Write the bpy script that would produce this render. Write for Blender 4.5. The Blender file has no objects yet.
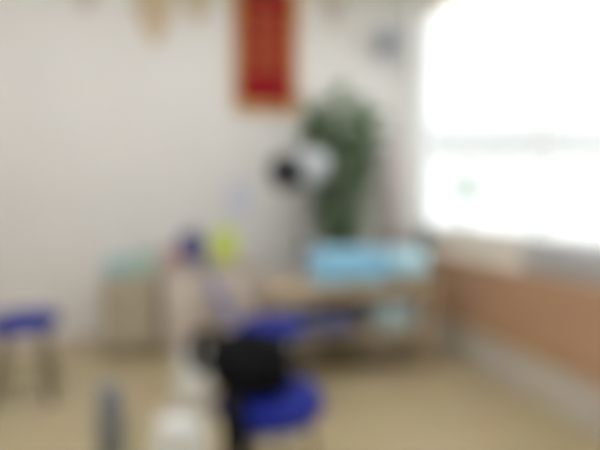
import bpy, bmesh, math, random
from mathutils import Vector, Matrix, noise

rnd = random.Random(7)
PI = math.pi
SC = bpy.context.scene
COL = SC.collection

# ------------------------------------------------------------------ materials
def lin(c):
    out = []
    for v in c:
        v = v / 255.0
        out.append(v / 12.92 if v <= 0.04045 else ((v + 0.055) / 1.055) ** 2.4)
    return (out[0], out[1], out[2], 1.0)

def mat(name, rgb, rough=0.6, metal=0.0, var=0.0, scale=8.0, bump=0.0, bscale=60.0, sheen=0.0, trans=0.0, coat=0.0, spec=0.5):
    m = bpy.data.materials.new(name); m.use_nodes = True
    nt = m.node_tree; b = nt.nodes['Principled BSDF']
    b.inputs['Base Color'].default_value = lin(rgb)
    b.inputs['Roughness'].default_value = rough
    b.inputs['Metallic'].default_value = metal
    b.inputs['Sheen Weight'].default_value = sheen
    b.inputs['Transmission Weight'].default_value = trans
    b.inputs['Coat Weight'].default_value = coat
    b.inputs['Specular IOR Level'].default_value = spec
    tc = nt.nodes.new('ShaderNodeTexCoord')
    if var > 0:
        n = nt.nodes.new('ShaderNodeTexNoise'); n.inputs['Scale'].default_value = scale
        n.inputs['Detail'].default_value = 4
        r = nt.nodes.new('ShaderNodeValToRGB')
        c = lin(rgb)
        r.color_ramp.elements[0].color = tuple(max(0, v * (1 - var)) for v in c[:3]) + (1,)
        r.color_ramp.elements[1].color = tuple(min(1, v * (1 + var)) for v in c[:3]) + (1,)
        r.color_ramp.elements[0].position = 0.3; r.color_ramp.elements[1].position = 0.7
        nt.links.new(tc.outputs['Object'], n.inputs['Vector'])
        nt.links.new(n.outputs['Fac'], r.inputs['Fac'])
        nt.links.new(r.outputs['Color'], b.inputs['Base Color'])
    if bump > 0:
        n2 = nt.nodes.new('ShaderNodeTexNoise'); n2.inputs['Scale'].default_value = bscale
        bp = nt.nodes.new('ShaderNodeBump'); bp.inputs['Strength'].default_value = bump
        bp.inputs['Distance'].default_value = 0.01
        nt.links.new(tc.outputs['Object'], n2.inputs['Vector'])
        nt.links.new(n2.outputs['Fac'], bp.inputs['Height'])
        nt.links.new(bp.outputs['Normal'], b.inputs['Normal'])
    return m

def wood(name, a, b_, stretch=(1, 8, 8), rough=0.45):
    m = bpy.data.materials.new(name); m.use_nodes = True
    nt = m.node_tree; b = nt.nodes['Principled BSDF']
    tc = nt.nodes.new('ShaderNodeTexCoord'); mp = nt.nodes.new('ShaderNodeMapping')
    mp.inputs['Scale'].default_value = stretch
    n = nt.nodes.new('ShaderNodeTexNoise'); n.inputs['Scale'].default_value = 3
    n.inputs['Detail'].default_value = 6; n.inputs['Distortion'].default_value = 1.2
    r = nt.nodes.new('ShaderNodeValToRGB')
    r.color_ramp.elements[0].color = lin(a); r.color_ramp.elements[1].color = lin(b_)
    r.color_ramp.elements[0].position = 0.3; r.color_ramp.elements[1].position = 0.7
    nt.links.new(tc.outputs['Object'], mp.inputs['Vector'])
    nt.links.new(mp.outputs['Vector'], n.inputs['Vector'])
    nt.links.new(n.outputs['Fac'], r.inputs['Fac'])
    nt.links.new(r.outputs['Color'], b.inputs['Base Color'])
    b.inputs['Roughness'].default_value = rough
    return m

def tiles(name, a, b_, grout, size, rough):
    m = bpy.data.materials.new(name); m.use_nodes = True
    nt = m.node_tree; b = nt.nodes['Principled BSDF']
    tc = nt.nodes.new('ShaderNodeTexCoord')
    t = nt.nodes.new('ShaderNodeTexBrick')
    t.offset = 0.0; t.squash = 1.0
    t.inputs['Scale'].default_value = 1.0
    t.inputs['Brick Width'].default_value = size; t.inputs['Row Height'].default_value = size
    t.inputs['Mortar Size'].default_value = 0.003
    t.inputs['Color1'].default_value = lin(a); t.inputs['Color2'].default_value = lin(b_)
    t.inputs['Mortar'].default_value = lin(grout)
    n = nt.nodes.new('ShaderNodeTexNoise'); n.inputs['Scale'].default_value = 5; n.inputs['Detail'].default_value = 5
    mx = nt.nodes.new('ShaderNodeMix'); mx.data_type = 'RGBA'; mx.blend_type = 'OVERLAY'
    mx.inputs['Factor'].default_value = 0.15
    nt.links.new(tc.outputs['Object'], t.inputs['Vector'])
    nt.links.new(tc.outputs['Object'], n.inputs['Vector'])
    nt.links.new(t.outputs['Color'], mx.inputs['A']); nt.links.new(n.outputs['Color'], mx.inputs['B'])
    nt.links.new(mx.outputs['Result'], b.inputs['Base Color'])
    b.inputs['Roughness'].default_value = rough
    return m

def glass_mat(name):
    m = bpy.data.materials.new(name); m.use_nodes = True
    nt = m.node_tree; nt.nodes.remove(nt.nodes['Principled BSDF'])
    out = nt.nodes['Material Output']
    tr = nt.nodes.new('ShaderNodeBsdfTransparent'); tr.inputs['Color'].default_value = (0.97, 0.985, 0.98, 1)
    gl = nt.nodes.new('ShaderNodeBsdfGlossy'); gl.inputs['Roughness'].default_value = 0.02
    mx = nt.nodes.new('ShaderNodeMixShader'); mx.inputs[0].default_value = 0.05
    nt.links.new(tr.outputs[0], mx.inputs[1]); nt.links.new(gl.outputs[0], mx.inputs[2])
    nt.links.new(mx.outputs[0], out.inputs['Surface'])
    return m

def emit(name, rgb, s):
    m = bpy.data.materials.new(name); m.use_nodes = True
    b = m.node_tree.nodes['Principled BSDF']
    b.inputs['Emission Color'].default_value = lin(rgb); b.inputs['Emission Strength'].default_value = s
    return m

M = dict(
    wall=mat('wall_paint', (223, 219, 213), 0.85, var=0.02, scale=2, bump=0.05, bscale=150),
    wallr=mat('reveal_paint', (244, 243, 240), 0.85),
    ceil=mat('ceiling_paint', (236, 234, 230), 0.9),
    floor=tiles('floor_tiles', (180, 164, 128), (175, 159, 124), (140, 124, 96), 0.6, 0.35),
    plinth=tiles('plinth_tiles', (206, 197, 184), (200, 191, 178), (170, 162, 152), 0.6, 0.4),
    panel=wood('red_brown_wood', (182, 143, 112), (198, 158, 126), (6, 1, 8), 0.45),
    lip=wood('light_wood_lip', (186, 150, 106), (200, 164, 120), (6, 1, 8), 0.45),
    sill=mat('cream_stone', (226, 214, 196), 0.35, var=0.04, scale=12),
    frame=mat('white_frame', (246, 246, 245), 0.4),
    glass=glass_mat('window_glass'),
    blue=mat('blue_vinyl', (15, 32, 132), 0.5, spec=0.3, var=0.08, scale=6, bump=0.05),
    chrome=mat('chrome', (190, 190, 188), 0.22, 1.0),
    brownleg=mat('bronze_metal', (104, 92, 70), 0.4, 0.6),
    rubber=mat('black_rubber', (22, 22, 24), 0.7),
    black=mat('black_nylon', (7, 8, 10), 0.85, spec=0.2, var=0.2, scale=30, bump=0.2, bscale=200),
    blackp=mat('black_plastic', (26, 28, 34), 0.4),
    white=mat('white_plastic', (194, 197, 199), 0.35),
    bag=mat('white_bag_film', (232, 232, 226), 0.45, bump=0.25, bscale=25),
    red=mat('red_velvet', (136, 18, 28), 0.85, spec=0.2, var=0.12, scale=20),
    gold=mat('gold_thread', (214, 160, 60), 0.55, var=0.15, scale=60),
    tan=wood('tan_table_wood', (178, 156, 126), (192, 172, 142), (2, 10, 10), 0.5),
    cloth=mat('light_blue_cloth', (142, 198, 224), 0.8, var=0.12, scale=7, sheen=0.2, bump=0.2, bscale=40),
    pale=mat('pale_blue_cloth', (186, 222, 232), 0.8, var=0.06, scale=7, bump=0.2, bscale=40),
    tub=mat('pale_blue_plastic', (176, 198, 204), 0.4),
    slate=mat('slate_blue_cloth', (92, 94, 128), 0.85, var=0.1, bump=0.2, bscale=50),
    leaf=mat('leaf_green', (124, 150, 110), 0.75, spec=0.25, var=0.2, scale=5),
    stem=mat('stem_green', (78, 84, 48), 0.6),
    soil=mat('potting_soil', (60, 48, 36), 0.95, var=0.3, scale=40),
    pot=mat('olive_pot', (92, 92, 66), 0.5),
    navy=mat('navy_cloth', (72, 74, 122), 0.8, var=0.1, bump=0.15),
    pink=mat('pink_cloth', (200, 150, 146), 0.8, var=0.08, bump=0.15),
    lime=mat('yellow_green_plastic', (206, 218, 92), 0.45),
    limed=mat('yellow_green_lid', (196, 210, 88), 0.45),
    mint=mat('mint_plastic', (176, 200, 184), 0.4),
    aqua=mat('aqua_plastic', (160, 196, 194), 0.4),
    lav=mat('lavender_fabric', (138, 142, 188), 0.7, bump=0.1),
    desk=mat('pale_laminate', (206, 192, 178), 0.5, var=0.02),
    taupe=wood('taupe_wood', (172, 158, 134), (182, 168, 144), (8, 8, 1.5), 0.5),
    steel=mat('blue_grey_steel', (128, 134, 142), 0.35, 0.5),
    grey=mat('grey_plastic', (168, 172, 180), 0.45),
    greyd=mat('dark_grey_plastic', (128, 132, 140), 0.45),
    greyc=mat('light_grey_cloth', (186, 184, 184), 0.85, var=0.06, bump=0.15),
    paper=mat('pale_blue_paper', (206, 208, 220), 0.8),
    tanp=mat('tan_paper', (198, 178, 148), 0.8, var=0.06, scale=10),
    greyp=mat('grey_beige_paper', (192, 180, 168), 0.8, var=0.06, scale=10),
    cord=mat('cord', (170, 150, 116), 0.8),
    dgreen=mat('dark_green_glass', (64, 92, 88), 0.3),
    drape=mat('taupe_curtain', (236, 226, 222), 0.9, var=0.05, scale=20),
    blind=mat('blind_fabric', (228, 217, 204), 0.85, var=0.03, scale=30),
    facade=mat('white_facade', (235, 235, 233), 0.9),
    pane_w=mat('white_shutter', (226, 227, 227), 0.6),
    band=mat('grey_facade_band', (184, 184, 185), 0.9),
    street=mat('pale_paving', (225, 225, 222), 0.9, var=0.05, scale=1),
    tree=mat('tree_leaves', (206, 212, 207), 0.8, var=0.2, scale=3),
    bark=mat('bark', (140, 126, 110), 0.9),
    lamp=emit('fill_light_diffuser', (245, 248, 255), 21.0),
)

# ------------------------------------------------------------------ mesh helpers
class MB:
    def __init__(self): self.b = bmesh.new()
    def box(self, c, s, rot=None, bev=0.0, seg=2):
        r = bmesh.ops.create_cube(self.b, size=1.0)
        vs = r['verts']
        bmesh.ops.scale(self.b, verts=vs, vec=s)
        if bev > 0:
            es = list({e for v in vs for e in v.link_edges})
            q = bmesh.ops.bevel(self.b, geom=es, offset=bev, segments=seg, affect='EDGES', profile=0.5)
            vs = list({v for f in q['faces'] for v in f.verts} | {v for v in vs if v.is_valid})
        mtx = Matrix.Translation(c) @ (rot.to_4x4() if rot else Matrix.Identity(4))
        bmesh.ops.transform(self.b, matrix=mtx, verts=vs)
        return vs
    def bar(self, a, b, r0, r1=None, n=12, caps=True):
        a = Vector(a); b = Vector(b); r1 = r0 if r1 is None else r1
        d = b - a
        q = Vector((0, 0, 1)).rotation_difference(d)
        r = bmesh.ops.create_cone(self.b, cap_ends=caps, segments=n, radius1=r0, radius2=r1, depth=d.length)
        bmesh.ops.transform(self.b, matrix=Matrix.Translation((a + b) / 2) @ q.to_matrix().to_4x4(), verts=r['verts'])
        return r['verts']
    def tube(self, pts, rad, n=8, closed=False):
        pts = [Vector(p) for p in pts]; rings = []; N = len(pts)
        ref = Vector((0, 0, 1))
        for i, p in enumerate(pts):
            if closed: t = pts[(i + 1) % N] - pts[i - 1]
            else: t = pts[min(i + 1, N - 1)] - pts[max(i - 1, 0)]
            t.normalize()
            u = t.cross(ref)
            if u.length < 1e-3: u = t.cross(Vector((1, 0, 0)))
            u.normalize(); v = t.cross(u)
            rr = rad(i / (N - 1)) if callable(rad) else rad
            rings.append([self.b.verts.new(p + (u * math.cos(2 * PI * k / n) + v * math.sin(2 * PI * k / n)) * rr) for k in range(n)])
        for i in range(N if closed else N - 1):
            A = rings[i]; B = rings[(i + 1) % N]
            for k in range(n):
                self.b.faces.new((A[k], A[(k + 1) % n], B[(k + 1) % n], B[k]))
        if not closed:
            self.b.faces.new(rings[0][::-1]); self.b.faces.new(rings[-1])
    def lathe(self, prof, c=(0, 0, 0), n=32, rot=None):
        c = Vector(c); rings = []
        mt = rot if rot else Matrix.Identity(3)
        for r, z in prof:
            if r < 1e-5: rings.append([self.b.verts.new(c + mt @ Vector((0, 0, z)))])
            else: rings.append([self.b.verts.new(c + mt @ Vector((r * math.cos(2 * PI * k / n), r * math.sin(2 * PI * k / n), z))) for k in range(n)])
        for A, B in zip(rings, rings[1:]):
            for k in range(n):
                a0, a1 = A[k % len(A)], A[(k + 1) % len(A)]
                b0, b1 = B[k % len(B)], B[(k + 1) % len(B)]
                q = []
                for v in (a0, a1, b1, b0):
                    if v not in q: q.append(v)
                if len(q) >= 3: self.b.faces.new(q)
    def soft(self, c, s, cuts=10, puff=0.5, amp=0.02, fr=6.0, seed=0.0, rot=None, top=1.0):
        # a stuffed box: rounded, with folds
        b2 = bmesh.new(); bmesh.ops.create_cube(b2, size=2.0)
        bmesh.ops.subdivide_edges(b2, edges=b2.edges[:], cuts=cuts, use_grid_fill=True)
        for v in b2.verts:
            p = v.co.copy(); sp = p.normalized()
            # superellipse blend between the cube and the ball
            q = p.lerp(sp * 1.12, puff)
            k = 1.0 + (top - 1.0) * (q.z + 1) / 2
            q = Vector((q.x * k * s[0] / 2, q.y * k * s[1] / 2, q.z * s[2] / 2))
            nv = noise.noise_vector(q * fr + Vector((seed, seed * 2, 0)))
            q += Vector((nv.x, nv.y, nv.z)) * amp
            v.co = q
        mtx = Matrix.Translation(c) @ (rot.to_4x4() if rot else Matrix.Identity(4))
        bmesh.ops.transform(b2, matrix=mtx, verts=b2.verts)
        me = bpy.data.meshes.new('tmp'); b2.to_mesh(me); b2.free()
        self.b.from_mesh(me); bpy.data.meshes.remove(me)
    def prism(self, pts, y0, y1):
        # polygon in x,z extruded along y
        A = [self.b.verts.new((x, y0, z)) for x, z in pts]; B = [self.b.verts.new((x, y1, z)) for x, z in pts]
        self.b.faces.new(A); self.b.faces.new(B[::-1])
        n = len(pts)
        for i in range(n): self.b.faces.new((A[i], B[i], B[(i + 1) % n], A[(i + 1) % n]))
    def build(self, name, m, parent=None, smooth=True, sub=0):
        bmesh.ops.recalc_face_normals(self.b, faces=self.b.faces)
        me = bpy.data.meshes.new(name); self.b.to_mesh(me); self.b.free()
        me.materials.append(m)
        if smooth:
            for p in me.polygons: p.use_smooth = True
            try: me.set_sharp_from_angle(angle=math.radians(40))
            except Exception: pass
        o = bpy.data.objects.new(name, me); COL.objects.link(o)
        if parent: o.parent = parent
        if sub:
            md = o.modifiers.new('sub', 'SUBSURF'); md.levels = sub; md.render_levels = sub
        return o

def thing(name, label, cat, loc=(0, 0, 0), rz=0.0, group=None):
    o = bpy.data.objects.new(name, None); COL.objects.link(o)
    o.empty_display_size = 0.05
    o.location = loc; o.rotation_euler = (0, 0, rz)
    o['label'] = label; o['category'] = cat
    if group: o['group'] = group
    return o

def tag(o, label, cat, loc=None, rz=None, group=None):
    o['label'] = label; o['category'] = cat
    if group: o['group'] = group
    if loc: o.location = loc
    if rz is not None: o.rotation_euler = (0, 0, rz)
    return o

def struct(name, mb, m, parent=None, smooth=False):
    o = mb.build(name, m, parent, smooth)
    if parent is None: o['kind'] = 'structure'
    return o

def copy_tree(src, parent=None):
    c = src.copy(); COL.objects.link(c)
    if parent: c.parent = parent
    for ch in list(src.children): copy_tree(ch, c)
    return c

def boxm(c, s, bev=0.0):
    b = MB(); b.box(c, s, bev=bev); return b

# ------------------------------------------------------------------ room: back wall at y=3.95, window wall at x=2.0
XL, XR, YB, YF, ZC = -2.7, 2.0, 3.95, -2.6, 3.3
T = 0.2
struct('floor', boxm(((XL + XR) / 2, (YB + YF) / 2, -0.05), (XR - XL + 2 * T, YB - YF + 2 * T, 0.1)), M['floor'])
struct('ceiling', boxm(((XL + XR) / 2, (YB + YF) / 2, ZC + 0.05), (XR - XL + 2 * T, YB - YF + 2 * T, 0.1)), M['ceil'])
struct('wall_back', boxm(((XL + XR) / 2, YB + T / 2, ZC / 2), (XR - XL + 2 * T, T, ZC)), M['wall'])
struct('wall_left', boxm((XL - T / 2, (YB + YF) / 2, ZC / 2), (T, YB - YF, ZC)), M['wall'])
# right wall with the big window opening
WY0, WY1, WZ0, WZ1 = 0.55, 3.85, 0.74, 3.06
b = MB()
b.box((XR + T / 2, (YB + YF) / 2, WZ0 / 2), (T, YB - YF, WZ0))
b.box((XR + T / 2, (YB + YF) / 2, (WZ1 + ZC) / 2), (T, YB - YF, ZC - WZ1))
b.box((XR + T / 2, (WY1 + YB) / 2, (WZ0 + WZ1) / 2), (T, YB - WY1, WZ1 - WZ0))
b.box((XR + T / 2, (YF + WY0) / 2, (WZ0 + WZ1) / 2), (T, WY0 - YF, WZ1 - WZ0))
struct('wall_right', b, M['wallr'])
# wall behind the camera, with a wide opening added for fill light
b = MB()
b.box(((XL + XR) / 2, YF - T / 2, 0.2), (XR - XL + 2 * T, T, 0.4))
b.box(((XL + XR) / 2, YF - T / 2, (2.7 + ZC) / 2), (XR - XL + 2 * T, T, ZC - 2.7))
b.box((XL + 0.35, YF - T / 2, 1.55), (0.7 + 2 * T, T, 2.3))
b.box((XR - 0.35, YF - T / 2, 1.55), (0.7 + 2 * T, T, 2.3))
struct('wall_rear', b, M['wall'])

def window(name, axis, c0, c1, z0, z1, at, mull, trans):
    # axis 'y': runs along y in the wall at x=at; axis 'x': runs along x at y=at
    def P(u, z, su, sz, d=0.06):
        return ((at, u, z), (d, su, sz)) if axis == 'y' else ((u, at, z), (su, d, sz))
    fr = MB(); w = 0.05
    for u in (c0 + w / 2, c1 - w / 2): fr.box(*P(u, (z0 + z1) / 2, w, z1 - z0), bev=0.004)
    for z in (z0 + w / 2, z1 - w / 2): fr.box(*P((c0 + c1) / 2, z, c1 - c0 - 2 * w, w), bev=0.004)
    root = struct(name, fr, M['frame'])
    for u in mull:
        q = MB(); q.box(*P(u, (z0 + z1) / 2, 0.03, z1 - z0 - 2 * w, 0.05), bev=0.004); q.build('mullion', M['frame'], root, False)
    for z in trans:
        q = MB(); q.box(*P((c0 + c1) / 2, z, c1 - c0 - 2 * w, 0.04, 0.05), bev=0.004); q.build('transom', M['frame'], root, False)
    us = [c0 + w] + list(mull) + [c1 - w]
    for a, e in zip(us, us[1:]):
        q = MB(); q.box(*P((a + e) / 2, (z0 + z1) / 2, e - a - 0.04, z1 - z0 - 2 * w, 0.006)); q.build('pane', M['glass'], root, False)
    return root
window('window_1', 'y', WY0, WY1, WZ0 + 0.17, WZ1, XR + 0.13, (1.25, 2.37), ())
window('window_fill', 'x', XL + 0.7, XR - 0.7, 0.4, 2.7, YF - 0.1, (-1.1, 0.1), ())  # unseen rear window, added to let in fill light
# sill, timber panel and tiled plinth under the window
struct('trim_1', boxm((XR + 0.03, (WY0 + WY1) / 2, WZ0 + 0.012), (0.11, WY1 - WY0 - 0.004, 0.024), 0.005), M['sill'])
struct('trim_4', boxm((XR + 0.14, (WY0 + WY1) / 2, WZ0 + 0.097), (0.1, WY1 - WY0 - 0.004, 0.144), 0.006), M['sill'])
struct('trim_2', boxm((XR - 0.02, (YB + YF) / 2, 0.52), (0.036, YB - YF - 0.01, 0.43), 0.004), M['panel'])
struct('trim_3', boxm((XR - 0.025, (YB + YF) / 2, 0.284), (0.046, YB - YF - 0.01, 0.042), 0.004), M['lip'])
struct('baseboard_right', boxm((XR - 0.02, (YB + YF) / 2, 0.1305), (0.036, YB - YF - 0.01, 0.259), 0.003), M['plinth'])
struct('baseboard_back', boxm(((XL + XR) / 2 - 0.03, YB - 0.008, 0.045), (XR - XL - 0.08, 0.014, 0.088), 0.003), M['desk'])

# ------------------------------------------------------------------ outside
struct('ground', boxm((13, 4, -0.35), (22, 44, 0.1)), M['street'])
bd = thing('building', 'white low building with a grey band across the street outside the window', 'building', (11.6, 9.4, -0.3), math.radians(-13.7))
b = MB(); b.box((0, 0, 3.5), (17, 4, 7)); b.build('wall', M['facade'], bd, False)
b = MB(); b.box((0, -2.1, 2.9), (17, 0.3, 0.5), bev=0.02); b.build('band', M['band'], bd, False)
for k in range(6):
    w = boxm((-6 + 2.4 * k, -2.01, 1.7), (1.3, 0.06, 1.3)).build('window', M['frame'], bd, False)
    boxm((-6 + 2.4 * k, -2.045, 1.7), (1.1, 0.02, 1.1)).build('pane', M['pane_w'], w, False)
tr = thing('tree', 'pale green young tree on the street outside the window', 'tree', (4.1, 6.1, -0.3))
b = MB(); b.tube([(0, 0, 0), (0.02, 0, 0.6), (-0.02, 0.02, 1.3), (0, 0, 1.75)], lambda t: 0.05 - 0.02 * t); b.build('trunk', M['bark'], tr)
b = MB()
for k in range(240):
    d = Vector((rnd.gauss(0, 1), rnd.gauss(0, 1), rnd.gauss(0, 1))).normalized() * rnd.uniform(0.1, 0.42)
    c = Vector((d.x, d.y, d.z * 0.7 + 1.75)); n = Vector((rnd.gauss(0, 1), rnd.gauss(0, 1), rnd.gauss(0, 1))).normalized()
    u = n.orthogonal().normalized() * 0.07; v = n.cross(u).normalized() * 0.04
    b.b.faces.new([b.b.verts.new(c + p) for p in (-u, v, u, -v)])
b.build('crown', M['tree'], tr, False)

# ------------------------------------------------------------------ ceiling light panels added out of view to brighten walls and floor
for i, (x, y, pl) in enumerate(((-1.3, 2.35, 'over the single stool'), (0.75, 2.35, 'over the tan table'), (-1.3, 0.5, 'left one nearest the added rear window'), (0.6, 0.5, 'right one nearest the added rear window'))):
    t = thing('ceiling_fill_light', 'added white square ceiling fill light ' + pl, 'ceiling light', (x, y, ZC), group='added ceiling fill lights')
    boxm((0, 0, -0.02), (0.62, 0.62, 0.036), 0.004).build('frame', M['frame'], t, False)
    boxm((0, 0, -0.041), (0.56, 0.56, 0.008)).build('diffuser', M['lamp'], t, False)

# ------------------------------------------------------------------ stools
def make_stool(label):
    t = thing('round_stool', label, 'stool', group='blue round stools')
    b = MB(); R = 0.19
    b.lathe([(0, 0.425), (R - 0.03, 0.425), (R - 0.008, 0.432), (R, 0.45), (R, 0.475), (R - 0.012, 0.497), (R - 0.05, 0.509), (0.07, 0.511), (0, 0.508)], n=48)
    s = b.build('seat', M['blue'], t)
    b = MB(); b.tube([(math.cos(a) * (R + 0.001), math.sin(a) * (R + 0.001), 0.462) for a in [2 * PI * k / 48 for k in range(48)]], 0.004, 6, True)
    b.build('piping', M['blue'], s)
    b = MB(); b.lathe([(0, 0.408), (R - 0.02, 0.408), (R - 0.015, 0.416), (R - 0.02, 0.425), (0, 0.425)], n=40)
    b.build('seat_plate', M['chrome'], t)
    for k in range(4):
        a = PI / 4 + k * PI / 2; c, s_ = math.cos(a), math.sin(a)
        b = MB(); b.tube([(c * 0.12, s_ * 0.12, 0.41), (c * 0.145, s_ * 0.145, 0.36), (c * 0.17, s_ * 0.17, 0.2), (c * 0.21, s_ * 0.21, 0.014)], 0.0125, 12)
        lg = b.build('leg', M['brownleg'], t)
        b = MB(); b.bar((c * 0.2125, s_ * 0.2125, 0.0), (c * 0.2095, s_ * 0.2095, 0.026), 0.017, 0.015, 14); b.build('rubber_foot', M['rubber'], lg)
    b = MB(); b.tube([(math.cos(2 * PI * k / 40) * 0.172, math.sin(2 * PI * k / 40) * 0.172, 0.17) for k in range(40)], 0.008, 8, True)
    b.build('foot_ring', M['brownleg'], t)
    return t
stool = make_stool('blue round stool in the foreground with the black backpack on its seat')
for i, (x, y, rz, lab) in enumerate(((0.262, 1.53, 0.3, None),
        (0.435, 2.46, 0.7, 'blue round stool behind the backpack, in front of the tan table'),
        (-0.965, 2.95, 0.15, 'blue round stool standing apart at the left edge near the taupe cabinet'))):
    o = stool if i == 0 else copy_tree(stool)
    o.location = (x, y, 0); o.rotation_euler = (0, 0, rz)
    if lab: o['label'] = lab

# black backpack on the near stool
bp = thing('backpack', 'black backpack slumped on the seat of the nearest blue stool', 'backpack', (0.205, 1.57, 0.515), math.radians(-12))
b = MB(); b.soft((0, 0.0, 0.094), (0.31, 0.2, 0.165), 12, 0.45, 0.016, 9, 3.1, top=0.86)
b.build('body', M['black'], bp)
b = MB(); b.soft((0.01, -0.105, 0.075), (0.22, 0.075, 0.135), 8, 0.45, 0.01, 12, 1.2)
pk = b.build('front_pocket', M['black'], bp)
b = MB(); b.tube([(-0.085 + 0.17 * k / 12, -0.142 + 0.01 * abs(k - 6) / 6, 0.112 - 0.012 * ((k - 6) / 6) ** 2) for k in range(13)], 0.004, 6); b.build('zip', M['blackp'], pk)
b = MB(); b.tube([(-0.05, 0.02, 0.165), (-0.045, -0.01, 0.185), (-0.01, -0.025, 0.192), (0.03, -0.02, 0.19), (0.05, 0.015, 0.165)], 0.009, 8); b.build('handle', M['black'], bp)
def strap(pts, w, th, name):
    b = MB(); P = [Vector(p) for p in pts]; R = []
    for i, p in enumerate(P):
        t = (P[min(i + 1, len(P) - 1)] - P[max(i - 1, 0)]).normalized()
        u = t.cross(Vector((0.25, -1, 0.1))).normalized() * w / 2; v = t.cross(u).normalized() * th / 2
        R.append([b.b.verts.new(p + a) for a in (-u - v, u - v, u + v, -u + v)])
    for A, B in zip(R, R[1:]):
        for k in range(4): b.b.faces.new((A[k], A[(k + 1) % 4], B[(k + 1) % 4], B[k]))
    b.b.faces.new(R[0][::-1]); b.b.faces.new(R[-1])
    return b.build(name, M['black'], bp, sub=2)
strap([(-0.11, 0.03, 0.15), (-0.16, 0.01, 0.18), (-0.2, -0.02, 0.175), (-0.2, -0.05, 0.12), (-0.15, -0.06, 0.06)], 0.06, 0.016, 'shoulder_strap')
strap([(-0.06, -0.1, 0.05), (-0.045, -0.19, 0.02), (-0.03, -0.262, -0.005), (-0.02, -0.278, -0.12), (-0.025, -0.272, -0.24)], 0.085, 0.016, 'shoulder_strap')

# ------------------------------------------------------------------ tan table by the window wall, with things on it
TX0, TX1, TY0, TY1, TZ = 0.48, 1.62, 2.72, 3.28, 0.62
TB = thing('table', 'tan wooden two-tier table under the light blue cloth by the window wall', 'table', ((TX0 + TX1) / 2, (TY0 + TY1) / 2, 0))
tw, td = TX1 - TX0, TY1 - TY0
boxm((0, 0, TZ - 0.0125), (tw, td, 0.025), 0.004).build('tabletop', M['tan'], TB)
boxm((0, 0, 0.29), (tw - 0.05, td - 0.05, 0.02), 0.003).build('shelf', M['tan'], TB)
boxm((0, -td / 2 + 0.035, TZ - 0.055), (tw - 0.1, 0.018, 0.06), 0.003).build('apron', M['tan'], TB)
boxm((0, td / 2 - 0.035, TZ - 0.055), (tw - 0.1, 0.018, 0.06), 0.003).build('apron', M['tan'], TB)
for sx in (-1, 1):
    for sy in (-1, 1):
        boxm((sx * (tw / 2 - 0.03), sy * (td / 2 - 0.035), (TZ - 0.025) / 2), (0.042, 0.042, TZ - 0.025), 0.004).build('leg', M['tan'], TB)

# rumpled light blue cloth
def folded(c, s, layers, m, name, seed, parent=None):
    b = MB(); h = s[2] / layers
    for k in range(layers):
        b.soft((c[0] + rnd.uniform(-0.01, 0.01), c[1] + rnd.uniform(-0.01, 0.01), c[2] + h * (k + 0.5)), (s[0] * (1 - 0.05 * k), s[1] * (1 - 0.05 * k), h * 1.12), 12, 0.3, 0.018, 7, seed + k)
    return b.build(name, m, parent, sub=1)
q = thing('blanket', 'light blue blanket folded in a rumpled pile on the table', 'blanket', (1.045, 2.98, TZ + 0.018), math.radians(-6))
folded((0, 0, 0), (0.5, 0.4, 0.2), 3, M['cloth'], 'folded_cloth', 2.0, q)
q = thing('pillow', 'pale blue pillow on the right end of the tan table', 'pillow', (1.483, 2.98, TZ + 0.012), math.radians(8))
b = MB(); b.soft((0, 0, 0.105), (0.25, 0.42, 0.2), 12, 0.55, 0.015, 6, 8.0); pc = b.build('pillow_case', M['pale'], q, sub=1)
# dark bottle on the sill corner
q = thing('bottle', 'small dark green bottle on the window sill beside the corner', 'bottle', (2.025, 3.62, WZ0 + 0.0245))
b = MB(); b.lathe([(0, 0), (0.045, 0), (0.05, 0.01), (0.05, 0.11), (0.035, 0.15), (0.02, 0.165), (0.02, 0.185), (0, 0.185)], n=24); b.build('body', M['dgreen'], q)
b = MB(); b.lathe([(0, 0.186), (0.024, 0.186), (0.024, 0.215), (0, 0.217)], n=20); b.build('cap', M['blackp'], q)
# lower shelf
q = thing('cloth_bag', 'slate blue cloth bag lying on the left of the table shelf', 'bag', (0.88, 2.86, 0.314))
b = MB(); b.soft((0, 0, 0.06), (0.4, 0.24, 0.13), 10, 0.45, 0.014, 8, 5.0); b.build('body', M['slate'], q, sub=1)
b = MB(); b.tube([(-0.08, -0.115, 0.07), (-0.06, -0.135, 0.045), (0, -0.14, 0.035), (0.06, -0.135, 0.045), (0.08, -0.115, 0.07)], 0.008, 8); b.build('handle', M['slate'], q)
q = thing('storage_tub', 'pale blue plastic tub on the right of the table shelf', 'tub', (1.35, 2.88, 0.3005))
b = MB(); b.lathe([(0, 0), (0.125, 0), (0.14, 0.01), (0.165, 0.15), (0.172, 0.155), (0.172, 0.165), (0.158, 0.165), (0.134, 0.014), (0, 0.014)], n=40); b.build('body', M['tub'], q)
b = MB(); b.lathe([(0, 0.168), (0.176, 0.168), (0.176, 0.186), (0.165, 0.19), (0, 0.194)], n=40); b.build('lid', M['tub'], q)

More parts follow.
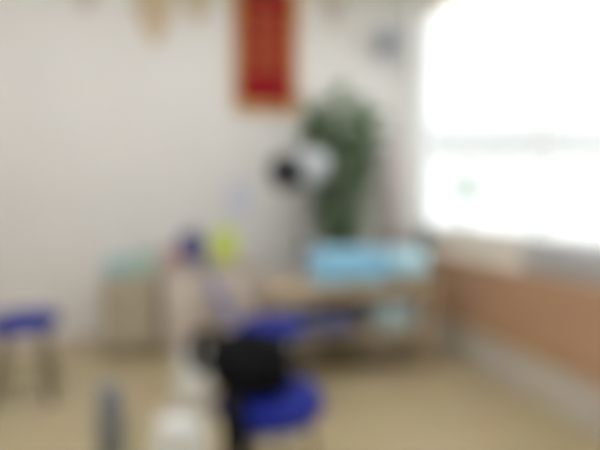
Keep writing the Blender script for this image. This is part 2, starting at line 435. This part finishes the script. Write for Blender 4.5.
# ------------------------------------------------------------------ leafy plant in the corner
pl = thing('potted_plant', 'tall dark green leafy plant in the corner behind the tan table', 'plant', (1.21, 3.56, 0))
b = MB(); b.lathe([(0, 0), (0.15, 0), (0.16, 0.01), (0.2, 0.36), (0.212, 0.365), (0.212, 0.4), (0.19, 0.4), (0.186, 0.35), (0, 0.35)], n=36); b.build('pot', M['pot'], pl)
b = MB(); b.lathe([(0, 0.362), (0.1, 0.36), (0.184, 0.352), (0.184, 0.34), (0, 0.34)], n=30); b.build('soil', M['soil'], pl)
stems = MB(); leaves = MB()
def leaf(b, p, d, L, W):
    d = d.normalized(); side = d.cross(Vector((0, 0, 1)))
    if side.length < 0.05: side = Vector((1, 0, 0))
    side.normalize(); up = side.cross(d).normalized()
    rows = []
    for i in range(6):
        t = i / 5; w = W * math.sin(PI * min(0.999, 0.04 + t * 0.96)) ** 0.75 / 2
        c = p + d * (L * t) + Vector((0, 0, -1)) * (L * 0.35 * t * t)
        rows.append((b.b.verts.new(c - side * w + up * w * 0.3), b.b.verts.new(c), b.b.verts.new(c + side * w + up * w * 0.3)))
    for A, B in zip(rows, rows[1:]):
        b.b.faces.new((A[0], A[1], B[1], B[0])); b.b.faces.new((A[1], A[2], B[2], B[1]))
for k in range(18):
    a = 2 * PI * k / 18 + rnd.uniform(-0.2, 0.2)
    h = rnd.uniform(1.75, 2.0); rr = rnd.uniform(0.12, 0.3)
    pts = [Vector((math.cos(a) * (0.04 + rr * t ** 1.2), math.sin(a) * (0.04 + rr * t ** 1.2), 0.35 + (h - 0.35) * t)) for t in [i / 8 for i in range(9)]]
    stems.tube(pts, lambda t: 0.010 - 0.006 * t, 6)
    for j in range(19):
        t = 0.30 + 0.70 * (j / 18) ** 0.75
        i = min(7, int(t * 8)); p = pts[i].lerp(pts[i + 1], t * 8 - i)
        aa = a + rnd.uniform(-1.9, 1.9)
        el = rnd.uniform(-0.1, 0.7)
        leaf(leaves, p, Vector((math.cos(aa) * math.cos(el), math.sin(aa) * math.cos(el), math.sin(el))), rnd.uniform(0.16, 0.24), rnd.uniform(0.08, 0.115))
    leaf(leaves, pts[-1], Vector((math.cos(a) * 0.4, math.sin(a) * 0.4, 1)), 0.2, 0.075)
# keep the crown inside the corner of the room
for v in leaves.b.verts:
    v.co.y = min(v.co.y, 0.36); v.co.x = max(-0.36, min(v.co.x, 0.36))
stems.build('stems', M['stem'], pl); leaves.build('leaves', M['leaf'], pl)

# ------------------------------------------------------------------ lamp on a stand: white head, round black face
LP = Vector((0.86, 3.42, 0))
lp = thing('floor_lamp', 'white lamp head with a round black face on a stand before the plant', 'lamp', LP)
b = MB()
for k in range(5):
    a = 2 * PI * k / 5 + 0.3
    b.bar((0, 0, 0.075), (math.cos(a) * 0.2, math.sin(a) * 0.2, 0.055), 0.018, 0.012, 10)
b.bar((0, 0, 0.05), (0, 0, 0.12), 0.035, 0.028, 20)
bs = b.build('base', M['white'], lp)
for k in range(5):
    a = 2 * PI * k / 5 + 0.3
    b = MB(); x, y = math.cos(a) * 0.195, math.sin(a) * 0.195
    b.bar((x - 0.012, y, 0.0225), (x + 0.012, y, 0.0225), 0.022, n=16); b.bar((x, y, 0.022), (x, y, 0.06), 0.006); b.build('caster', M['rubber'], bs)
b = MB(); b.bar((0, 0, 0.11), (0, 0, 1.24), 0.016, n=16); b.build('pole', M['grey'], lp)
b = MB(); b.bar((0, 0, 0.78), (0, 0, 0.84), 0.026, n=16); b.bar((0.02, 0, 0.81), (0.06, 0, 0.81), 0.01, n=10); b.build('clamp', M['blackp'], lp)
hd = Vector((-0.88, -0.40, -0.20)).normalized()           # where the face points
HC = Vector((-0.01, -0.06, 1.43))                         # centre of the white housing
rot = Vector((0, 0, 1)).rotation_difference(hd).to_matrix()
b = MB(); b.tube([(0, 0, 1.22), (0.01, 0.0, 1.28), (0.005, -0.03, 1.3), HC + Vector((0.0, 0.0, -0.1))], 0.013, 10); b.build('arm', M['white'], lp)
b = MB(); b.lathe([(0, -0.20), (0.07, -0.20), (0.115, -0.18), (0.14, -0.12), (0.148, -0.02), (0.148, 0.07), (0.14, 0.085), (0.1, 0.09), (0, 0.09)], HC, 40, rot)
h_ = b.build('lamp_head', M['white'], lp)
b = MB(); b.lathe([(0.0, 0.09), (0.115, 0.092), (0.128, 0.1), (0.13, 0.23), (0.12, 0.245), (0.108, 0.235), (0, 0.225)], HC, 36, rot)
fc = b.build('face', M['blackp'], h_)
b = MB()
for rr in (0.03, 0.06, 0.09):
    b.tube([HC + rot @ Vector((rr * math.cos(2 * PI * k / 32), rr * math.sin(2 * PI * k / 32), 0.24)) for k in range(32)], 0.0025, 6, True)
for k in range(4):
    a = PI * k / 4; v = Vector((math.cos(a) * 0.105, math.sin(a) * 0.105, 0.242)); v2 = Vector((-v.x, -v.y, v.z))
    b.bar(HC + rot @ v, HC + rot @ v2, 0.0025, n=6)
b.build('guard', M['blackp'], h_)

# ------------------------------------------------------------------ low desk against the back wall
DX0, DX1, DY0, DY1, DZ = -0.2, 0.52, 3.46, 3.915, 0.70
dk = thing('desk', 'low pale desk against the back wall under the red pennant', 'desk', ((DX0 + DX1) / 2, (DY0 + DY1) / 2, 0))
dw, dd = DX1 - DX0, DY1 - DY0
boxm((0, 0, DZ - 0.0125), (dw, dd, 0.025), 0.004).build('desktop', M['desk'], dk)
for s in (-1, 1): boxm((s * (dw / 2 - 0.015), 0, (DZ - 0.025) / 2), (0.022, dd - 0.02, DZ - 0.025), 0.002).build('side_panel', M['desk'], dk)
boxm((0, dd / 2 - 0.03, 0.36), (dw - 0.054, 0.018, 0.6), 0.002).build('back_panel', M['desk'], dk)
for k, s in enumerate((-1, 1)):
    d = boxm((s * (dw / 4 - 0.006), -dd / 2 + 0.018, 0.35), (dw / 2 - 0.03, 0.018, 0.6), 0.003).build('door', M['desk'], dk)
    b = MB(); b.bar((s * 0.03, -dd / 2 + 0.0, 0.38), (s * 0.03, -dd / 2 + 0.0, 0.48), 0.006); b.build('handle', M['chrome'], d)

q = thing('soft_bag', 'navy blue soft bag on the left half of the pale desk', 'bag', (0.01, 3.63, DZ + 0.014), 0.1)
b = MB(); b.soft((0, 0, 0.11), (0.22, 0.15, 0.21), 10, 0.5, 0.016, 9, 11.0, top=0.85); b.build('body', M['navy'], q, sub=1)
b = MB(); b.tube([(-0.05, 0, 0.2), (-0.045, 0, 0.25), (0, 0, 0.27), (0.045, 0, 0.25), (0.05, 0, 0.2)], 0.008, 8); b.build('handle', M['navy'], q)
q = thing('pouch', 'small pink pouch at the left front of the navy bag', 'pouch', (-0.15, 3.53, DZ + 0.004), 0.1)
b = MB(); b.soft((0, 0, 0.06), (0.12, 0.09, 0.11), 8, 0.5, 0.01, 10, 4.0); b.build('body', M['pink'], q, sub=1)
b = MB(); b.tube([(-0.045, -0.03, 0.1), (-0.02, -0.035, 0.107), (0.02, -0.035, 0.107), (0.045, -0.03, 0.1)], 0.004, 6); b.build('zip', M['pink'], q)
q = thing('canister', 'yellow-green canister on the pale desk right of the navy bag', 'canister', (0.26, 3.6, DZ + 0.0005))
b = MB(); b.lathe([(0, 0), (0.085, 0), (0.095, 0.01), (0.103, 0.1), (0.098, 0.2), (0.085, 0.215), (0, 0.215)], n=32); b.build('body', M['lime'], q)
b = MB(); b.lathe([(0, 0.217), (0.09, 0.217), (0.09, 0.25), (0.08, 0.258), (0, 0.26)], n=32); l_ = b.build('lid', M['limed'], q)
b = MB(); b.lathe([(0, 0.26), (0.02, 0.26), (0.022, 0.28), (0, 0.285)], n=16); b.build('knob', M['limed'], l_)
tag(boxm((0, 0, 0), (0.2, 0.004, 0.3)).build('notice', M['paper'], None, False), 'pale blue blank notice sheet on the wall above the pale desk', 'notice', (0.41, YB - 0.004, 1.2))

# furled umbrella leaning on the desk
um = thing('umbrella', 'furled lavender umbrella leaning against the front of the pale desk', 'umbrella', (0.44, 3.24, 0.0))
b0 = Vector((0, 0, 0.012)); b1 = Vector((-0.42, 0.19, 0.80)); dv = (b1 - b0)
def uP(t): return b0 + dv * t
b = MB(); b.tube([uP(0.12 + 0.66 * i / 10) for i in range(11)], lambda t: 0.012 + 0.028 * math.sin(PI * min(1, 0.15 + t * 0.8)), 12); b.build('canopy', M['lav'], um)
b = MB(); b.bar(uP(0), uP(0.9), 0.006, n=8); b.build('shaft', M['steel'], um)
b = MB(); b.bar(uP(0.86), uP(1.0), 0.016, 0.018, 12); b.build('handle', M['navy'], um)
b = MB(); b.tube([uP(0.6) + Vector((math.cos(2 * PI * k / 16) * 0.042, math.sin(2 * PI * k / 16) * 0.042, 0)) for k in range(16)], 0.004, 6, True); b.build('strap', M['navy'], um)

# ------------------------------------------------------------------ little cabinet with mint boxes
CX, CY, CZ = -0.44, 3.725, 0.61
cb = thing('cabinet', 'small taupe wooden cabinet with mint boxes on top against the back wall', 'cabinet', (CX, CY, 0))
boxm((0, 0, CZ - 0.01), (0.42, 0.36, 0.02), 0.003).build('top', M['taupe'], cb)
boxm((0, 0.005, (CZ - 0.02 + 0.04) / 2), (0.4, 0.33, CZ - 0.06), 0.002).build('body', M['taupe'], cb)
for z, h in ((0.45, 0.2), (0.2, 0.26)):
    d = boxm((0, -0.17, z), (0.38, 0.016, h), 0.003).build('drawer', M['taupe'], cb)
    b = MB(); b.bar((-0.05, -0.19, z), (0.05, -0.19, z), 0.006); b.build('handle', M['chrome'], d)
for sx in (-1, 1):
    for sy in (-1, 1):
        b = MB(); b.bar((sx * 0.17, sy * 0.13, 0), (sx * 0.17, sy * 0.13, 0.04), 0.018); b.build('foot', M['rubber'], cb)
def lidbox(name, label, x, y, s, m):
    t = thing(name, label, 'box', (x, y, CZ + 0.0005))
    boxm((0, 0, s[2] / 2), s, 0.008).build('body', m, t)
    boxm((0, 0, s[2] + 0.0125), (s[0] + 0.012, s[1] + 0.012, 0.023), 0.006).build('lid', m, t)
lidbox('plastic_box', 'aqua lidded plastic box at the left on the taupe cabinet', CX - 0.105, CY - 0.03, (0.17, 0.15, 0.11), M['aqua'])
lidbox('plastic_box', 'mint green lidded plastic box, taller, at the right on the taupe cabinet', CX + 0.085, CY - 0.02, (0.17, 0.16, 0.16), M['mint'])

# ------------------------------------------------------------------ floor things in front
def carrier(label, loc, s, rz, seed):
    t = thing('plastic_bag', label, 'bag', loc, rz, 'white plastic bags on the floor')
    b = MB(); b.soft((0, 0, s[2] / 2), s, 12, 0.4, 0.02, 9, seed, top=0.75); b.build('body', M['bag'], t, sub=1)
    for sx in (-1, 1):
        b = MB(); x = sx * s[0] * 0.22
        b.tube([(x - 0.03, 0, s[2] * 0.93), (x - 0.028, 0.005, s[2] + 0.05), (x, 0.01, s[2] + 0.075), (x + 0.028, 0.005, s[2] + 0.05), (x + 0.03, 0, s[2] * 0.93)], 0.007, 8)
        b.build('handle', M['bag'], t)
carrier('white plastic bag on the floor just behind the nearest stool', (0.005, 2.66, 0.002), (0.2, 0.16, 0.29), 0.2, 1.0)
carrier('white plastic bag on the floor at the bottom edge, nearest to the viewer', (-0.055, 2.0, 0.002), (0.25, 0.18, 0.22), -0.2, 6.0)
q = thing('flask', 'tall blue-grey steel flask standing on the floor left of the white bags', 'flask', (-0.365, 2.15, 0))
b = MB(); b.lathe([(0, 0), (0.052, 0), (0.056, 0.006), (0.056, 0.24), (0.048, 0.265), (0, 0.265)], n=28); b.build('body', M['steel'], q)
b = MB(); b.lathe([(0, 0.266), (0.046, 0.266), (0.046, 0.33), (0.04, 0.34), (0, 0.34)], n=28); b.build('cup_lid', M['greyd'], q)
b = MB(); b.tube([(0.05, 0, 0.21), (0.085, 0, 0.2), (0.09, 0, 0.14), (0.08, 0, 0.08), (0.05, 0, 0.07)], 0.008, 8); b.build('handle', M['greyd'], q)

# ------------------------------------------------------------------ pennant on the back wall
PX0, PX1, PZ0, PZ1 = 0.365, 0.94, 1.955, 3.02
pn = thing('pennant', 'red hanging pennant with gold fringe on the back wall', 'pennant', (0, YB - 0.042, 0))
b = MB(); b.box(((PX0 + PX1) / 2, 0, (PZ0 + PZ1) / 2 + 0.04), (PX1 - PX0 - 0.10, 0.008, PZ1 - PZ0 - 0.08)); b.build('banner_cloth', M['red'], pn, False)
for sx in (PX0 + 0.028, PX1 - 0.028):
    b = MB()
    for k in range(64):
        z = PZ0 + 0.08 + (PZ1 - PZ0 - 0.08) * k / 63
        b.box((sx, 0, z), (0.054, 0.006, 0.010))
    b.build('side_fringe', M['gold'], pn, False)
b = MB()
for k in range(50):
    x = PX0 + 0.01 + (PX1 - PX0 - 0.02) * k / 49
    b.box((x, 0, PZ0 + 0.04), (0.007, 0.006, 0.08 + rnd.uniform(-0.008, 0.008)))
b.build('bottom_fringe', M['gold'], pn, False)
b = MB(); b.bar((PX0 - 0.03, 0, PZ1 + 0.01), (PX1 + 0.03, 0, PZ1 + 0.01), 0.013, n=14)
rd = b.build('rod', M['gold'], pn)
for x in (PX0 - 0.035, PX1 + 0.035):
    b = MB(); b.lathe([(0, -0.02), (0.018, -0.01), (0.02, 0.01), (0, 0.025)], (x, 0, PZ1 + 0.01), 14); b.build('finial', M['gold'], rd)
b = MB(); b.tube([(PX0, 0, PZ1 + 0.02), ((PX0 + PX1) / 2, 0.01, PZ1 + 0.17), (PX1, 0, PZ1 + 0.02)], 0.004, 6); b.build('cord', M['gold'], pn)
for x in (PX0 + 0.03, PX1 - 0.03):
    b = MB(); b.lathe([(0, 3.0), (0.012, 2.99), (0.02, 2.96), (0.014, 2.945), (0.022, 2.93), (0.032, 2.74), (0, 2.74)], (x, -0.034, 0), 16); b.build('tassel', M['gold'], rd)
# plain gold strokes standing in for the lettering on the banner
r2 = random.Random(3)
for col in (-0.1, 0.1):
    b = MB()
    for row in range(4):
        zc = 2.34 + row * 0.15; xc = (PX0 + PX1) / 2 + col
        for k in range(4):
            b.box((xc + r2.uniform(-0.012, 0.012), -0.006, zc - 0.045 + 0.03 * k), (r2.uniform(0.06, 0.1), 0.003, 0.007))
        b.box((xc + r2.uniform(-0.02, 0.02), -0.0065, zc), (0.010, 0.003, 0.11))
    b.build('lettering_strokes', M['gold'], pn, False)

# ------------------------------------------------------------------ wall fan
fn = thing('wall_fan', 'small grey wall fan high on the back wall near the corner', 'fan', (1.73, YB - 0.002, 2.6))
boxm((0, -0.012, -0.02), (0.1, 0.022, 0.16), 0.006).build('bracket', M['grey'], fn)
b = MB(); b.tube([(0, -0.02, -0.04), (0, -0.07, -0.05), (0, -0.1, -0.02)], 0.014, 10); b.build('arm', M['grey'], fn)
b = MB(); ry = Matrix.Rotation(PI / 2, 3, 'X')
b.lathe([(0, -0.04), (0.05, -0.04), (0.06, -0.02), (0.06, 0.03), (0.04, 0.06), (0, 0.06)], (0, -0.11, 0), 24, ry); b.build('motor', M['greyd'], fn)
b = MB(); FR = 0.155
for rr, yy in ((FR, -0.2), (FR * 0.66, -0.235), (FR * 0.33, -0.25), (FR * 0.7, -0.165)):
    b.tube([(rr * math.cos(2 * PI * k / 36), yy, rr * math.sin(2 * PI * k / 36)) for k in range(36)], 0.004, 6, True)
for k in range(20):
    a = 2 * PI * k / 20; c, s = math.cos(a), math.sin(a)
    b.tube([(c * 0.045, -0.15, s * 0.045), (c * FR * 0.7, -0.165, s * FR * 0.7), (c * FR, -0.2, s * FR), (c * FR * 0.66, -0.235, s * FR * 0.66), (c * 0.02, -0.252, s * 0.02)], 0.002, 5)
b.build('guard', M['grey'], fn)
hb = MB(); hb.lathe([(0, -0.02), (0.03, -0.02), (0.03, 0.02), (0, 0.03)], (0, -0.205, 0), 18, ry); hub = hb.build('hub', M['greyd'], fn)
for k in range(3):
    a0 = 2 * PI * k / 3; b = MB()
    ring = []
    for i in range(7):
        t = i / 6; r_ = 0.025 + 0.11 * t; w = 0.35 + 0.35 * t
        ring.append([b.b.verts.new((r_ * math.cos(a0 + u * w), -0.2 + 0.03 * (u - 0.5), r_ * math.sin(a0 + u * w))) for u in (0, 0.5, 1)])
    for A, B in zip(ring, ring[1:]):
        for j in range(2): b.b.faces.new((A[j], A[j + 1], B[j + 1], B[j]))
    o = b.build('blade', M['grey'], hub); md = o.modifiers.new('solid', 'SOLIDIFY'); md.thickness = 0.003

# ------------------------------------------------------------------ paper bunting near the top of the back wall
bu = thing('bunting', 'tan and grey paper bunting strung along the top of the back wall', 'bunting', (0, YB - 0.006, 0))
b = MB(); b.tube([(-2.4 + 4.3 * i / 30, 0, 3.06 - 0.03 * math.sin(PI * 6 * i / 30) ** 2) for i in range(31)], 0.004, 6); b.build('cord', M['cord'], bu)
for x, w, tip, m in ((-0.79, 0.34, 2.7, 'greyp'), (-0.27, 0.38, 2.46, 'tanp'), (0.07, 0.3, 2.66, 'tanp'), (1.27, 0.28, 2.74, 'greyp')):
    b = MB(); b.prism([(x - w / 2, 3.045), (x + w / 2, 3.045), (x + w * 0.36, tip + 0.22), (x + 0.03, tip), (x - 0.03, tip), (x - w * 0.36, tip + 0.22)], -0.003, 0.003)
    b.build('paper_flag', M[m], bu, False)

# ------------------------------------------------------------------ grey cushion on the sill
q = thing('cushion', 'light grey cushion resting on the window sill at the right', 'cushion', (2.035, 2.02, WZ0 + 0.026))
b = MB(); b.soft((0, 0, 0.085), (0.16, 0.72, 0.17), 12, 0.35, 0.008, 7, 2.5); cu = b.build('cover', M['greyc'], q, sub=1)

# roller blind pulled partly down over the top of the window
q = thing('roller_blind', 'beige roller blind over the top of the big window', 'blind', (XR - 0.045, 2.0, 0))
boxm((0, 0, 2.95), (0.004, 3.1, 0.44)).build('fabric', M['blind'], q, False)
b = MB(); b.bar((0, -1.57, 3.18), (0, 1.57, 3.18), 0.032, n=20); b.build('roller', M['blind'], q)
b = MB(); b.bar((0, -1.55, 2.73), (0, 1.55, 2.73), 0.012, n=12); b.build('bottom_bar', M['blind'], q)
# curtain drawn into the corner
q = thing('curtain', 'pale beige curtain gathered into the corner beside the window', 'curtain', (1.86, 3.83, 0))
b = MB(); prev = None
def cpt(u, z):
    return Vector((-0.10 + 0.2 * u, 0.025 * math.sin(u * 2 * PI * 4) , z))
N = 48
for zi in range(9):
    z = 0.76 + (1.75 - 0.76) * zi / 8
    row = [b.b.verts.new(cpt(i / N, z)) for i in range(N + 1)]
    if prev:
        for i in range(N): b.b.faces.new((prev[i], prev[i + 1], row[i + 1], row[i]))
    prev = row
o = b.build('drape', M['drape'], q); md = o.modifiers.new('solid', 'SOLIDIFY'); md.thickness = 0.004
b = MB(); b.bar((-0.12, 0, 1.765), (0.12, 0, 1.765), 0.01); b.build('rail', M['steel'], q)

# ------------------------------------------------------------------ light
w = bpy.data.worlds.new('world'); SC.world = w; w.use_nodes = True
bg = w.node_tree.nodes['Background']
bg.inputs['Color'].default_value = (0.97, 0.985, 1.0, 1); bg.inputs['Strength'].default_value = 1.55
sl = bpy.data.lights.new('sun', 'SUN'); sl.energy = 3.6; sl.angle = math.radians(1.0)
so = bpy.data.objects.new('sun', sl); COL.objects.link(so)
so.rotation_euler = Vector((0.62, 0.42, -0.85)).to_track_quat('-Z', 'Y').to_euler()
def portal(loc, rot, sx, sy):
    l = bpy.data.lights.new('window_portal', 'AREA'); l.shape = 'RECTANGLE'; l.size = sx; l.size_y = sy
    l.cycles.is_portal = True
    o = bpy.data.objects.new('window_portal', l); COL.objects.link(o); o.location = loc; o.rotation_euler = rot
portal((XR + T + 0.02, (WY0 + WY1) / 2, (WZ0 + WZ1) / 2), (0, PI / 2, 0), WZ1 - WZ0, WY1 - WY0)
portal(((XL + XR) / 2, YF - T - 0.02, 1.55), (PI / 2, 0, 0), 3.3, 2.3)

# ------------------------------------------------------------------ camera: an out-of-focus snapshot (focus set far too close)
cd = bpy.data.cameras.new('camera'); cam = bpy.data.objects.new('camera', cd); COL.objects.link(cam)
cam.location = (0, 0, 1.15)
cam.rotation_euler = (math.radians(90 - 2.54), 0, math.radians(-13.7))
cd.sensor_width = 36; cd.lens = 27.0; cd.clip_start = 0.02
OUT_OF_FOCUS = True
cd.dof.use_dof = OUT_OF_FOCUS
cd.dof.focus_distance = 0.10
cd.dof.aperture_fstop = 3.8
SC.camera = cam

SC.view_settings.view_transform = 'Standard'
SC.view_settings.look = 'None'
SC.view_settings.gamma = 1.0
SC.view_settings.exposure = 0.0
SC.view_settings.use_curve_mapping = False
SC.cycles.use_denoising = True
SC.cycles.max_bounces = 8
